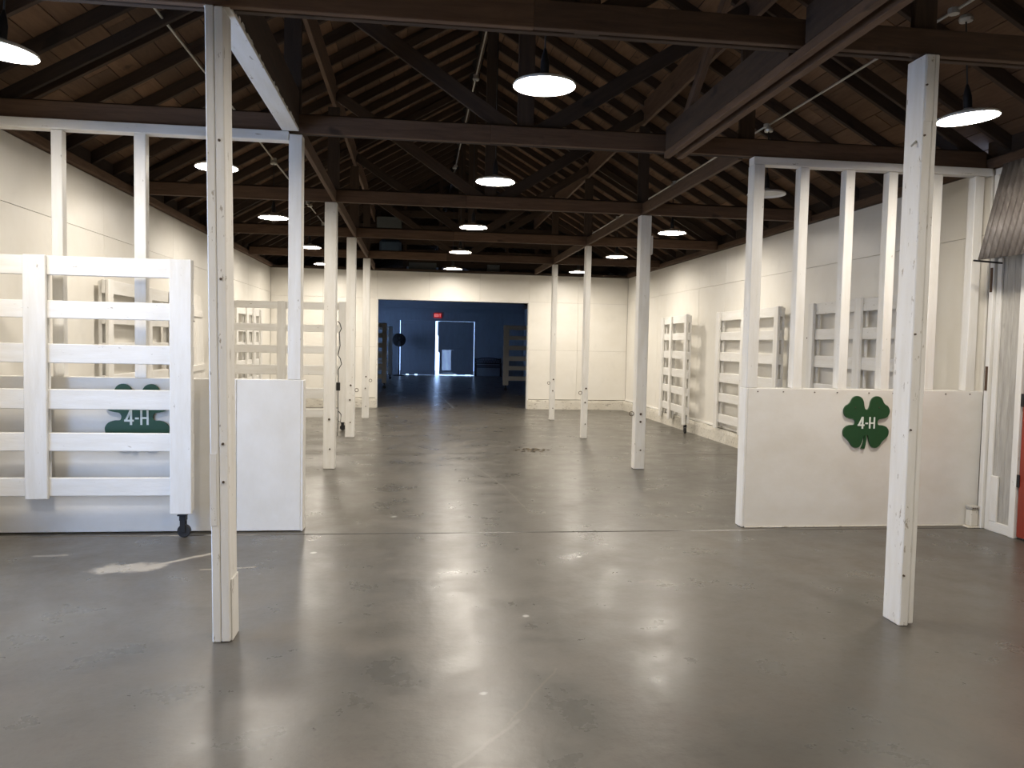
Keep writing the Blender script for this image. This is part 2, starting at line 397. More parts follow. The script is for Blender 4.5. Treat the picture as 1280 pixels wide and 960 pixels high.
# ------------------------------------------------------------------ roof
for k, (y0, y1) in enumerate(((YB, 6.75), (6.95, 7.72), (7.82, YE))):
    trim('trim_%d' % (10+k), (WR+.06, y0, ZW+.086), (WR+.10, y1, ZW+.32), dark, 'dark eave blocking board above the right wall, %s length' % ['near', 'short middle', 'long far'][k])
trim('trim_13', (WL-.10, YB, ZW+.086), (WL-.06, YE, ZW+.32), dark, 'dark eave blocking board above the left wall')
ANG = math.atan(.57)
for side, nm in ((-1, 'ceiling_left'), (1, 'ceiling_right')):
    ce = thing(nm, ('left' if side < 0 else 'right')+' slope of the roof, brown boards over dark rafters', 'ceiling', (CX, 8, 0), kind='structure')
    d = Vector((-side*math.cos(ANG), 0, math.sin(ANG)))      # up the slope
    nrm = Vector((side*math.sin(ANG), 0, math.cos(ANG)))
    foot = Vector((CX+side*(HALF+.25), 0, zr(CX+side*(HALF+.25)))); top = Vector((CX, 0, zr(CX)))
    L = (top-foot).length
    y = YB+.3
    while y < YF+.4:
        p0 = foot+nrm*.085; p1 = top+nrm*.085-d*.02
        beam('rafter', (p0.x, y, p0.z), (p1.x, y, p1.z), .045, .11, dark, ce, up=nrm, bev=.003); y += .605
    s = 0.0; w = .228
    while s < L-.05:
        y = YB-.05+random.uniform(-.0, .1); yend = YF+.5
        while y < yend:
            ln = random.choice((2.42, 3.63, 3.63, 4.235)); y2 = min(y+ln, yend)
            ww = min(w, L-s-.01)
            c = foot+d*(s+ww/2)+nrm*(.14+.011+random.uniform(0, .003))
            if y2-y > .2: beam('roof_board', (c.x, y+.004, c.z), (c.x, y2-.004, c.z), ww-.008, .02, sheath, ce, up=nrm, bev=0)
            y = y2
        s += w
    # outer roof deck over the whole building
    c0 = foot-d*.35+nrm*.185; c1 = top+nrm*.185+d*.10
    m0 = (c0+c1)/2
    o = beam('roof_deck', (m0.x, YB-.3, m0.z), (m0.x, YE+.4, m0.z), (c1-c0).length, .03, deckm, ce, up=nrm, bev=0)
    y = YF+1.2
    while y < YE:                                             # sparse rafters over the dark room
        p0 = foot+nrm*.09; p1 = top+nrm*.09-d*.02
        beam('rafter', (p0.x, y, p0.z), (p1.x, y, p1.z), .045, .16, dark, ce, up=nrm, bev=.0); y += 1.21
rb = tag(box('ridge_board', (CX-.022, YB, zr(CX)-.06), (CX+.022, YE, zr(CX)+.10), dark), 'dark ridge board along the peak of the roof', 'beam')

# ------------------------------------------------------------------ trusses
ordn = ['nearest', 'second', 'third', 'fourth', 'fifth']
where = ['over the two front posts', 'over the half walls', 'over the second free-standing post pair', 'over the third free-standing post pair', 'over the last post pair before the opening']
for i, y in enumerate(TY):
    t = thing('roof_truss', '%s dark timber roof truss %s' % (ordn[i], where[i]), 'truss', (CX, y, ZW), 'roof trusses')
    cm = redwood if i != 1 else dark
    ch = .15
    segs = [(WL+.02, XPL), (XPL, CX), (CX, XPR), (XPR, WR-.02)]
    box('bottom_chord', (WL+.06, y-.055, ZW), (CX-.3, y-.010, ZW+ch), redwood, t)
    box('bottom_chord', (CX-.3, y-.055, ZW+.003), (WR-.06, y-.010, ZW+ch), redwood, t)
    box('bottom_chord', (WL+.06, y+.032, ZW+.012), (WR-.06, y+.077, ZW+ch+.03), dark, t)
    box('king_post', (CX-.07, y-.009, ZW+.01), (CX+.07, y+.030, zr(CX)-.08), dark, t)
    for s, xp in ((-1, XPL), (1, XPR)):
        box('post_extension', (xp-.07, y-.0095, ZW+.01), (xp+.07, y+.030, zr(xp)-.34), dark, t)
        beam('web', (CX+s*.08, y+.011, ZW+.10), (xp-s*.02, y+.011, zr(xp)-.18), .036, .13, dark, t)
        beam('top_chord', (xp+s*(HALF-1.95), y+.02, zr(xp+s*(HALF-1.95))-.05), (CX+s*.03, y+.02, zr(CX)-.05), .04, .10, dark, t)

# purlins and longitudinal beams
for s, xp, lab in ((-1, XPL, 'left'), (1, XPR, 'right')):
    tag(box('purlin', (xp-.022, YB+.1, zr(xp)-.31), (xp+.022, YF+.3, zr(xp)-.02), redwood), 'brown purlin board under the rafters on the %s slope' % lab, 'beam', 'purlins')
hb_ = thing('header_beam', 'white-bottomed dark beam from the front left post to the left half wall', 'beam', (XPL, 5.4, ZW))
box('timber', (-1.10, 4.12, ZW+.025), (-.965, TY[1]-.08, ZW+.33), dark, hb_, .006)
box('painted_soffit', (-1.098, 4.20, ZW), (-.963, TY[1]-.10, ZW+.024), white_old, hb_, .003)
for k in range(16):
    yy = random.uniform(4.2, 6.4)
    box('paint_flake', (-.9645, yy, ZW+.02), (-.9615, yy+random.uniform(.015, .09), ZW+.02+random.uniform(.004, .022)), white_old, hb_, 0)
tag(beam('plate_beam', (XPL+.02, TY[1]+.10, ZW+.07), (XPL+.02, YF-.06, ZW+.07), .045, .13, redwood), 'brown beam running over the left posts to the cross wall', 'beam', 'plate beams')
tag(beam('plate_beam', (XPR-.01, TY[1]+.10, ZW+.07), (XPR-.01, YF-.06, ZW+.07), .045, .13, redwood), 'brown beam running over the right posts to the cross wall', 'beam', 'plate beams')
db = thing('double_beam', 'double dark plank beam slung under the two nearest trusses on the right', 'beam', (2.2, 5, ZW))
for x0 in (2.10, 2.215):
    box('plank', (x0, 1.0, ZW-.06), (x0+.05, TY[1]-.07, ZW-.003), redwood, db)
    for y0, y1 in ((1.0, TY[0]-.095), (TY[0]+.095, TY[1]-.10)):
        box('plank', (x0, y0, ZW-.001), (x0+.05, y1, ZW+.20), dark, db)
tag(beam('brace', (2.185, 6.35, ZW+.16), (2.185, 4.9, ZW+1.32), .05, .09, redwood), 'brown diagonal strut rising from the double beam', 'beam')
tag(beam('brace', (-2.0, 3.6, ZW+.03), (-2.12, 5.35, ZW+.75), .05, .09, redwood), 'brown diagonal strut above the leftmost lamp', 'beam')

# ------------------------------------------------------------------ dim items in the loft over the cross wall
lf = thing('loft_gable', 'dark open gable boarding above the cross wall', 'gable', (CX, YF+.3, ZW+.05))
for z in (3.42, 3.66, 3.95, 4.25, 4.6):
    hw = HALF-(z+.2-3.42)/.57-.1
    box('board', (max(CX-hw, -.22) if z < 3.9 else CX-hw, YF+.30, z), (CX+hw, YF+.33, z+.17), dark, lf)
for x in (-.34, .52, 2.15, 2.9):
    box('stud', (x, YF+.332, ZW+.06), (x+.09, YF+.38, zr(x)-.05), dark, lf)
for (x0, x1, z0, z1) in ((-.2, .47, 3.35, 3.52), (-.2, .45, 3.70, 3.78), (1.71, 2.0, 3.69, 3.78), (1.71, 2.02, 3.36, 3.52)):
    box('pale_board', (x0, YF+.27, z0), (x1, YF+.295, z1), boxm, lf)
tag(box('vent_box', (-.97, YF+.04, 4.22), (-.38, YF+.268, 4.57), boxm, bev=.02), 'pale grey box up in the roof above the opening', 'box')
tag(box('tarp_bundle', (-.90, YF+.04, 3.70), (-.38, YF+.268, 4.02), tarp, bev=.06), 'dark blue bundle in the roof under the grey box', 'bundle')

# ------------------------------------------------------------------ posts
RING = ring_mesh(.028, .005); RINGME = bpy.data.meshes.new('eye_ring'); RING.to_mesh(RINGME); RING.free(); RINGME.materials.append(bronze)
def eye(parent, x, y, z, rz=0):
    o = link('eye_bolt', RINGME, parent); o.location = Vector((x, y, z))-base_of(parent, False); o.rotation_euler = (0, 0, rz)
def bolt(parent, x, y, z, r=.014):
    bm = bmesh.new(); bmesh.ops.create_cone(bm, cap_ends=True, segments=8, radius1=r, radius2=r*.7, depth=.016)
    bmesh.ops.rotate(bm, verts=bm.verts[:], matrix=Matrix.Rotation(math.pi/2, 3, 'X'))
    o = from_bm('bolt', bm, bronze, parent); o.location = Vector((x, y, z))-base_of(parent, False)

# front left: twin planks; leans a touch to the left at the top
p = thing('support_post', 'cracked white twin-plank post at the front left, before the gate', 'post', (-.993, 4.16, 0), 'white posts')
p.rotation_euler = (0, -.0125, 0)
box('plank', (-.045, 0, 0), (-.0015, .17, 3.272), white_old, p, .005, True); box('plank', (.001, 0, 0.002), (.046, .172, 3.268), white_old, p, .005, True)
box('patch', (-.046, -.004, .62), (-.012, .001, 1.0), white_old, p, .002, True)
box('plank', (.0465, .02, .0), (.0535, .165, .33), white_old, p, .003, True)
for z in (.85, 1.05, 1.9, 2.6): bolt(p, p.location.x+.02, 4.158, z, .008)
# front right
p = thing('support_post', 'bluish-lit white post at the front right, nearest the clover sign', 'post', (2.862, 4.14, 0), 'white posts')
box('plank', (-.044, 0, 0), (.012, .165, 3.272), white_old, p, .005, True); box('plank', (.015, .004, .012), (.046, .165, 3.274), white_old, p, .005, True)
box('splice_block', (-.035, -.003, 2.9), (.012, .001, 3.27), white_old, p, .002, True)
box('bolster', (-.046, .0, 3.2745), (.046, .06, 3.2795), dark, p, .001, True)
for z in (.3, 1.15, 1.7, 2.82, 3.1): bolt(p, 2.83, 4.138, z, .007)
tube('pin', [(-.046, .05, 2.80), (-.075, .05, 2.77)], .006, steel, p)
PO = [(-1.124, -.979, 9.76, 'white square post on the left row, third from the cross wall', 1), (-1.141, -.992, 12.98, 'white square post on the left row, second from the cross wall', 2),
      (-1.09, -.95, 16.18, 'white square post on the left row, closest to the cross wall', 2), (2.83, 2.975, 9.76, 'white square post on the right row, third from the cross wall', 3),
      (2.83, 2.925, 12.98, 'slim white post on the right row, second from the cross wall', 4), (2.83, 2.935, 16.18, 'slim white post on the right row, closest to the cross wall', 4)]
for x0, x1, y, lab, k in PO:
    p = thing('support_post', lab, 'post', ((x0+x1)/2, y, 0), 'white posts')
    box('timber', (x0, y, 0), (x1, y+.14, 3.275), white, p, .008)
    xc = (x0+x1)/2
    bolt(p, xc, y-.004, .62, .016); bolt(p, xc+.01, y-.004, .25, .012)
    if k in (2, 4): bolt(p, xc+.01, y-.004, .86, .018); eye(p, (x1+.03) if k == 2 else (x0-.03), y+.05, .78)
    if k == 3: bolt(p, xc, y-.004, .72, .018); eye(p, x0-.035, y+.05, .72); box('cleat', (x1, y+.02, 2.78), (x1+.03, y+.07, 3.02), white, p)

# ------------------------------------------------------------------ half walls with open studs
t = thing('stud_partition', 'left white half wall with open studs above, behind the big gate', 'partition', (-2.2, 6.62, 0), 'half walls')
PZ = 1.262
box('panel', (WL+.01, 6.565, .012), (-1.45, 6.585, PZ), white_board, t)
box('panel', (-1.447, 6.563, .010), (-.935, 6.583, PZ+.002), white_board, t)
box('end_board', (-.935, 6.565, .005), (-.915, 6.70, PZ), white, t)
box('rear_panel', (WL+.01, 6.685, .012), (-.936, 6.70, PZ), white_board, t)
box('sill', (WL+.01, 6.587, PZ-.04), (-.937, 6.684, PZ-.003), white, t)
for x0, x1 in ((-2.867, -2.784), (-2.247, -2.157)): box('stud', (x0, 6.59, PZ-.002), (x1, 6.63+.04, ZW-.075), white, t)
box('end_stud', (-1.045, 6.567, PZ+.003), (-.938, 6.69, ZW-.02), white, t, .006)
box('top_plate', (WL+.01, 6.575, ZW-.074), (-1.046, 6.68, ZW-.003), white, t)
box('top_rail', (WL+.01, 6.56, ZW-.075), (-1.046, 6.574, ZW-.0), white_old, t)
t = thing('stud_partition', 'right white half wall with open studs above, behind the front right post', 'partition', (4, 6.62, 0), 'half walls')
PZ2 = 1.25
box('panel', (2.925, 6.565, .008), (5.195, 6.585, PZ2), white_board, t)
box('end_board', (2.905, 6.565, .004), (2.924, 6.70, PZ2), white, t); box('rear_panel', (2.925, 6.685, .012), (5.19, 6.70, PZ2), white_board, t)
box('sill', (2.925, 6.587, PZ2-.04), (5.19, 6.684, PZ2-.003), white, t)
box('end_stud', (2.908, 6.567, PZ2), (3.01, 6.69, ZW-.07), white, t, .006)
for x0, x1 in ((3.35, 3.435), (3.78, 3.865), (4.19, 4.275), (4.62, 4.71), (5.03, 5.12)): box('stud', (x0, 6.59, PZ2), (x1, 6.685, ZW-.075), white, t)
box('top_plate', (2.908, 6.575, ZW-.072), (5.19, 6.68, ZW-.003), white, t)
for k in range(9): bolt(t, 3.0+k*.26+random.uniform(-.03, .03), 6.563, PZ2-.03, .006)
box('base_groove', (2.93, 6.548, .0), (5.1, 6.562, .012), curbm, t)

# ------------------------------------------------------------------ clover signs
def catmull(pts, n=6):
    out = []
    for i in range(len(pts)-1):
        p0 = pts[max(i-1, 0)]; p1 = pts[i]; p2 = pts[i+1]; p3 = pts[min(i+2, len(pts)-1)]
        for k in range(n):
            u = k/n
            out.append(tuple(.5*((2*p1[j])+(-p0[j]+p2[j])*u+(2*p0[j]-5*p1[j]+4*p2[j]-p3[j])*u*u+(-p0[j]+3*p1[j]-3*p2[j]+p3[j])*u**3) for j in (0, 1)))
    out.append(pts[-1]); return out
def extrude_poly(bm, pts, y0, y1):
    A = [bm.verts.new((x, y0, z)) for x, z in pts]; B = [bm.verts.new((x, y1, z)) for x, z in pts]
    f = [bm.faces.new(A), bm.faces.new(B[::-1])]
    n = len(A)
    for i in range(n): bm.faces.new((A[i], B[i], B[(i+1) % n], A[(i+1) % n]))
    bmesh.ops.recalc_face_normals(bm, faces=bm.faces[:]); bmesh.ops.triangulate(bm, faces=f)
def clover(cx, cy, cz, size, label):
    k = size/580.0
    up = catmull([(0, 150), (22, 163), (35, 200), (45, 250), (68, 290), (105, 311), (145, 311), (182, 288), (208, 240), (232, 215), (265, 195), (288, 150), (282, 105), (255, 66), (205, 50), (160, 42), (143, 22), (138, 5)], 4)
    lo = catmull([(138, 5), (146, -20), (165, -28), (205, -30), (255, -50), (285, -95), (276, -155), (240, -192), (205, -225), (175, -270), (135, -296), (85, -290), (58, -255), (40, -205), (26, -150)], 4)
    right = up+lo[1:]
    pts = right+[(8, -146), (9, -200), (2, -255), (-10, -308), (-52, -308), (-35, -262), (-21, -215), (-15, -146)]+[(-x, z) for x, z in lo[::-1][1:]]+[(-x, z) for x, z in up[::-1][1:-1]]
    t = thing('clover_sign', label, 'sign', (cx, cy, cz), 'clover signs')
    bm = bmesh.new(); extrude_poly(bm, [(x*k, z*k) for x, z in pts], 0, .018); from_bm('clover_board', bm, dgreen, t)
    H = [(30, -68), (48, -68), (48, -12), (86, -12), (86, -68), (104, -68), (104, 68), (86, 68), (86, 5), (48, 5), (48, 68), (30, 68)]
    four = [[(-62, -70), (-42, -70), (-42, 70), (-62, 70)], [(-112, -38), (-28, -38), (-28, -20), (-112, -20)], [(-112, -38), (-92, -38), (-46, 70), (-64, 70)]]
    bm = bmesh.new(); extrude_poly(bm, [(x*k, z*k) for x, z in H], -.005, -.001); from_bm('letter', bm, letterm, t)
    bm = bmesh.new()
    for i, q in enumerate(four): extrude_poly(bm, [(x*k, z*k) for x, z in q], -.005-.0004*i, -.001)
    from_bm('letter', bm, letterm, t)
    bm = bmesh.new(); extrude_poly(bm, [(x*k, z*k) for x, z in ((-16, -16), (16, -16), (16, 2), (-16, 2))], -.005, -.001); from_bm('letter', bm, letterm, t)
    for x, z in ((-150, 180), (150, 180)): bolt(t, cx+x*k, cy-.002, cz+z*k, .005)
clover(4.046, 6.546, .951, .445, 'dark green 4-H clover sign on the right half wall, fully visible')
clover(-2.215, 6.542, .945, .50, 'dark green 4-H clover sign on the left half wall behind gate rails')

# ------------------------------------------------------------------ pen gates
def caster(parent, x, y, z):
    bm = bmesh.new()
    add_box(bm, (-.035, -.03, -.012), (.035, .03, 0)); fb = -(z-.042)
    add_box(bm, (-.016, -.026, fb), (.026, -.020, -.008)); add_box(bm, (-.016, .020, fb), (.026, .026, -.008)); add_box(bm, (-.02, -.028, -.05), (.03, .028, -.013))
    bmesh.ops.bevel(bm, geom=bm.edges[:], offset=.002, segments=1, affect='EDGES')
    c = from_bm('caster', bm, black, parent); c.location = (x, y, z)
    bm = bmesh.new(); bmesh.ops.create_cone(bm, cap_ends=True, segments=20, radius1=.052, radius2=.052, depth=.034)
    bmesh.ops.rotate(bm, verts=bm.verts[:], matrix=Matrix.Rotation(math.pi/2, 3, 'X'))
    bmesh.ops.bevel(bm, geom=bm.edges[:], offset=.004, segments=1, affect='EDGES')
    w = from_bm('wheel', bm, rubber, c); w.location = (.012, 0, -(z-.053)); c.location = (x, y, z)

RZ = [(2.052, 2.20), (1.726, 1.862), (1.373, 1.522), (1.018, 1.174), (.692, .836), (.339, .484)]
def gate(loc, ang, width, ups, label, zs=RZ, zpost=(.187, 2.21), upw=.16, casters=(), back=True, group='white pen gates', mat=white, tilt=0, zshort={}):
    """local x runs along the gate, -y is the face with the uprights; ups are upright centres"""
    t = thing('pen_gate', label, 'gate', loc, group)
    t.rotation_euler = (tilt, 0, ang)
    for (z0, z1) in zs:
        dz = random.uniform(-.006, .006)
        box('rail', (0, 0, z0+dz), (width, .036, z1+dz), mat, t, .005, True)
    for i, u in enumerate(ups):
        w = upw
        box('upright', (u-w/2, -.037, zshort.get(i, zpost[0])+random.uniform(-.005, .01)), (u+w/2, -.001, zpost[1]+random.uniform(-.01, .01)), mat, t, .005, True)
        if back: box('back_upright', (u-w/2+.01, .037, zshort.get(i, zpost[0])+.02), (u+w/2-.01, .072, zpost[1]-.02), mat, t, .005, True)
    for u in casters: caster(t, u, .018, zpost[0]-.0)
    return t
def hinge(t, x, z):
    bm = bmesh.new(); add_tube(bm, [(x, -.01, z-.05), (x, -.01, z+.05)], .009, 8); add_box(bm, (x-.06, -.008, z-.012), (x+.0, -.004, z+.012))
    from_bm('latch', bm, bronze, t)

g = gate((-3.385, 6.40, 0), 0, 1.64, [.485, 1.555], 'large white slatted gate on casters leaning before the left half wall', casters=(1.555,), upw=.165, zshort={0: .315})
# gate closing the left aisle
zB = [(2.126, 2.251), (1.733, 1.86), (1.354, 1.495), (.974, 1.143), (.564, .748), (.224, .38)]
g = gate((-3.30, 13.98, 0), 0, 2.10, [.10, .97, 2.02], 'white slatted gate standing across the left aisle between wall and posts', zs=zB, zpost=(.15, 2.262), upw=.15, casters=(.97, 2.02))
# right wall gates: turned so their face looks to -x
def rgate(y_far, y_near, x_far, x_near, mids, label, cast, lean=0):
    v = Vector((x_near-x_far, y_near-y_far)); W_ = v.length; a = math.atan2(v.y, v.x)
    t = gate((x_far, y_far, 0), a, W_, [.07]+mids+[W_-.07], label, upw=.14, casters=[W_-.07] if cast else (), zpost=(.16 if cast else .24, 2.2))
    for z in (1.75, .55): hinge(t, -.01, z)
    return t
rgate(15.75, 13.80, 5.10, 4.95, [.78], 'white gate on the right wall nearest the cross wall, swung slightly open', True)
rgate(12.72, 10.36, 5.09, 5.05, [1.12], 'middle white gate of the three on the right wall', False)
rgate(9.60, 7.55, 5.09, 5.06, [1.17], 'white gate on the right wall seen through the right half wall studs', False)
def lgate(y_near, y_far, x_near, x_far, mids, label):
    v = Vector((x_far-x_near, y_far-y_near)); W_ = v.length; a = math.atan2(v.y, v.x)
    return gate((x_near, y_near, 0), a, W_, [.07]+mids+[W_-.07], label, upw=.14, zpost=(.24, 2.2))
lgate(8.75, 11.0, -3.28, -3.27, [1.3], 'white gate flat on the left wall behind the big front gate')
lgate(14.7, 16.9, -3.28, -3.24, [.9, 1.5], 'white gate on the left wall beyond the aisle gate')
t = thing('leaning_panel', 'plain white boarded panel leaning on the left wall past the front post', 'panel', (-3.13, 11.2, 0))
t.rotation_euler = (0, -.045, math.radians(4))
for k in range(5): box('board', (0, k*.27, .0), (.028, k*.27+.265, 2.22+.012*(k % 2)), white_board, t, .003, True)
for z in (.35, 1.1, 1.9): box('batten', (.028, .02, z), (.05, 1.30, z+.09), white_board, t, .003, True)
bolt(t, -3.10, 11.9, 1.83, .012)
# gates in the dark room
gate((-3.12, 26.4, 0), 0, 2.15, [.3, 1.2, 2.07], 'dim slatted gate on the left inside the dark room', casters=(2.07,), upw=.15)
gate((-3.07, 33.0, 0), 0, 2.1, [.3, 1.2, 2.0], 'second dim gate behind the left one in the dark room', casters=(2.0,), upw=.18)
gate((2.92, 26.1, 0), 0, 2.0, [.1, 1.1, 1.9], 'dim slatted gate on the right inside the dark room', casters=(.1,), upw=.19)

# black cable hanging on the left second post
bm = bmesh.new()
add_tube(bm, [(0, 0, 0), (.025, -.01, -.02), (.045, -.01, -.09), (.02, 0, -.14), (.03, 0, -.3), (.005, 0, -.42), (.035, -.012, -.46), (.05, 0, -.53), (.01, 0, -.6), (.012, 0, -.8)], .006, 6)
add_tube(bm, [(.012, 0, -.8), (.01, 0, -1.0), (.016, 0, -1.2), (.008, 0, -1.43)], .005, 6)
add_box(bm, (-.012, -.02, -.86), (.035, .015, -.76)); add_tube(bm, [(.02, 0, -1.12), (.05, 0, -1.16), (.045, 0, -1.25), (.01, 0, -1.24)], .006, 6)
tag(from_bm('hanging_cable', bm, rubber, None, (-.968, 9.88, 1.83)), 'black cable with plug hanging down the side of a left post', 'cable')

# ------------------------------------------------------------------ lamps
def shade_mesh():
    bm = bmesh.new()
    add_lathe(bm, [(.208, -.009), (.212, -.003), (.205, .012), (.17, .026), (.12, .037), (.075, .046), (.040, .058), (.032, .066), (.028, .066), (.035, .055), (.07, .041), (.115, .032), (.165, .021), (.199, .009), (.202, -.003), (.208, -.009)], 40)
    bmesh.ops.recalc_face_normals(bm, faces=bm.faces[:])
    me = bpy.data.meshes.new('shade'); bm.to_mesh(me); bm.free(); me.materials.append(enamel)
    for p in me.polygons: p.use_smooth = True
    return me
SH = shade_mesh()
def disc_mesh(mat):
    bm = bmesh.new(); add_lathe(bm, [(.001, .004), (.06, .005), (.12, .008), (.17, .0105), (.197, .0125)], 40)
    bmesh.ops.recalc_face_normals(bm, faces=bm.faces[:]); me = bpy.data.meshes.new('disc'); bm.to_mesh(me); bm.free(); me.materials.append(mat); return me
DL, DU = disc_mesh(glow), disc_mesh(unlit)
bm = bmesh.new(); add_lathe(bm, [(.001, .05), (.026, .05), (.03, .07), (.03, .15), (.02, .2), (.008, .24), (.001, .241)], 16); SOCK = bpy.data.meshes.new('socket'); bm.to_mesh(SOCK); bm.free(); SOCK.materials.append(black)
ZL = 3.33
KZ = (ZL-1.6)/1.69
back_rows = [(x, y) for y in (1.95,) for x in (.81, -2.0, 3.78)]   # the same lamps go on behind the camera
rows = {'centre': [(.81, 5.12), (.80, 8.2), (.81, 11.48), (.80, 14.67), (.82, 18.04)],
        'left': [(-2.49, 5.09), (-1.99, 8.13), (-2.0, 11.3), (-1.96, 14.73), (-2.08, 17.9)],
        'right': [(3.92, 5.25), (3.79, 8.22), (3.75, 11.27), (3.77, 14.56), (3.72, 17.85)]}
CZ = {'centre': 5.5, 'left': 4.09, 'right': 4.03}
for rn, lst in rows.items():
    for i, (x, y) in enumerate(lst):
        zl = 3.26 if i == 4 else ZL; kz = (zl-1.6)/1.69; x *= kz; y *= kz
        off = rn == 'right' and i == 1
        if off: lab = 'unlit white dish lamp, second in the right row, behind the studs'
        else: lab = 'lit white dish lamp hanging in the %s row, %s' % (rn, ['closest to the camera', 'second from the camera', 'third from the camera', 'fourth from the camera', 'farthest away'][i])
        t = thing('pendant_lamp', lab, 'lamp', (x, y, zl), 'dish lamps')
        link('shade', SH, t); link('bulb_disc', DU if off else DL, t); link('socket', SOCK, t)
        zc = zr(x)+.17 if rn == 'right' and i == 4 else min(CZ[rn], zr(x)-.02)
        tube('cord', [(0, 0, .235), (0, 0, zc-zl)], .006, black, t, 6)
        bm = bmesh.new(); add_lathe(bm, [(.001, 0), (.045, 0), (.05, .02), (.04, .045), (.001, .045)], 12); from_bm('ceiling_box', bm, steel, t, (0, 0, zc-zl-.01))
        if rn == 'right' and i == 0: t.rotation_euler = (0, -.075, 0)
        if rn == 'left' and i == 0: t.rotation_euler = (0, .09, 0)
for k, (x, y) in enumerate(back_rows):
    t = thing('pendant_lamp', 'lit white dish lamp behind the camera, in the %s row' % ['centre', 'left', 'right'][k % 3], 'lamp', (x, y, ZL), 'dish lamps')
    link('shade', SH, t); link('bulb_disc', DL, t); link('socket', SOCK, t)
    tube('cord', [(0, 0, .235), (0, 0, zr(x)-.02-ZL)], .006, black, t, 6)
for rn, x in (('centre', .83), ('left', -2.05), ('right', 3.86)):
    y0 = 4.4 if rn != 'centre' else 7.2
    z = CZ[rn]+.055
    c = thing('conduit', 'thin pale steel conduit feeding the %s row of lamps' % rn, 'conduit', (x, y0, z), 'lamp conduits')
    ys = [y0]+[b*(KZ if b < 17 else .982) for (_, b) in rows[rn] if b > y0+.5]+[18.75]
    for a, b in zip(ys, ys[1:]):
        tube('pipe', [(0, a-y0+.06, random.uniform(-.008, .008)), (0, (a+b)/2-y0, random.uniform(-.008, .008)), (0, b-y0-.06, 0)], .011, steel, c)
    for b in ys[1:-1]:
        bm = bmesh.new(); add_lathe(bm, [(.001, -.02), (.04, -.02), (.04, .02), (.001, .02)], 10); from_bm('junction_box', bm, steel, c, (0, b-y0, 0))

# ------------------------------------------------------------------ booth side on the right wall
for k, (a, b) in enumerate(((6.345, 6.42), (6.255, 6.343), (6.16, 6.253))):
    box('grey_board', (WR-.004-.003*k, a, .02), (WR+.02, b, 2.5), weath, wr, .003)
panels(wr, 'R', [6.42, 6.56], [.02, 3.27], white_board)
panels(wr, 'R', [4.95, 6.16], [2.5, 3.27], weath, 'grey_board'); panels(wr, 'R', [3.4, 4.95], [.02, 2.2, 3.27], weath, 'grey_board')
trim('trim_5', (WR-.03, 6.385, 0), (WR-.006, 6.44, 2.45), white, 'narrow white upright trim beside the grey boards')
trim('trim_6', (WR-.045, 6.075, 0), (WR+.0, 6.14, 2.45), white, 'white door casing beside the red door')
trim('trim_7', (WR-.034, 6.14, 0), (WR-.011, 6.384, .09), white, 'white foot trim under the grey boards')
trim('trim_8', (WR-.035, 6.30, .091), (WR-.012, 6.384, .50), white, 'short white corner trim block by the outlet box')
trim('trim_9', (WR-.055, 6.45, .0), (WR-.001, 6.50, 3.2), white, 'white wall stud at the end of the right half wall')
for z in (1.26, 2.15): box('notch_block', (WR-.059, 6.458, z), (WR-.0552, 6.49, z+.22), redwood, wr)
d3 = thing('door_3', 'red painted door at the right edge, under the corrugated awning', 'door', (WR, 5.5, 0), kind='structure')
box('leaf', (WR-.03, 5.10, .02), (WR+.012, 6.06, 2.14), reddoor, d3)
for z in (.45, 1.15, 1.8): box('hinge', (WR-.042, 6.045, z), (WR-.028, 6.075, z+.11), black, d3)
for z0, z1 in ((.25, 1.0), (1.15, 1.95)): box('panel', (WR-.036, 5.25, z0), (WR-.030, 5.92, z1), reddoor, d3)
box('casing', (WR-.045, 5.0, 0), (WR, 5.08, 2.45), white, d3); box('casing', (WR-.045, 5.085, 2.16), (WR, 6.07, 2.27), white, d3)
# corrugated awning
bm = bmesh.new(); n = 150; Y0, Y1 = 3.6, 6.33
top_, bot_ = Vector((5.10, 0, 3.262)), Vector((4.90, 0, 2.415)); nn = Vector((-.973, 0, -.23))
prev = None
for i in range(n+1):
    y = Y0+(Y1-Y0)*i/n; a = .013*math.cos(y*2*math.pi/.072)
    cur = []
    for j in range(2):
        q = (top_ if j == 0 else bot_)+nn*a; cur.append(bm.verts.new((q.x, y, q.z)))
    if prev: bm.faces.new((prev[0], prev[1], cur[1], cur[0]))
    prev = cur
t = thing('corrugated_awning', 'rusty corrugated metal awning on the right wall above the red door', 'awning', (5.1, 5, 3.26))
bmesh.ops.translate(bm, verts=bm.verts[:], vec=Vector((-5.1, -5, -3.26)))
o = from_bm('metal_sheet', bm, rustm, t, smooth=True)
md = o.modifiers.new('thick', 'SOLIDIFY'); md.thickness = .003
beam('edge_wire', (4.87, 6.36, 2.415), (5.12, 6.32, 2.395), .02, .015, black, t)
box('header', (5.13, 3.65, 3.16), (WR-.015, 6.3, 3.26), dark, t); box('bottom_batten', (4.935, 3.65, 2.43), (5.0, 6.3, 2.47), dark, t)
for y in (3.75, 5.0, 6.25): beam('bracket', (4.96, y, 2.475), (5.18, y, 2.475), .04, .03, dark, t)
# outlet box on the floor corner
t = thing('outlet_box', 'small chipped white box at the foot of the right half wall corner', 'box', (5.13, 6.5, 0))
box('body', (5.06, 6.47, .012), (5.135, 6.548, .165), outlet, t, .008); box('lid', (5.055, 6.465, .1655), (5.138, 6.55, .20), weath, t, .008)
box('mortar_foot', (5.03, 6.455, 0), (5.14, 6.552, .0115), curbm, t, .004)
for k in range(3): bolt(t, 5.075+k*.02, 6.464, .183, .006)

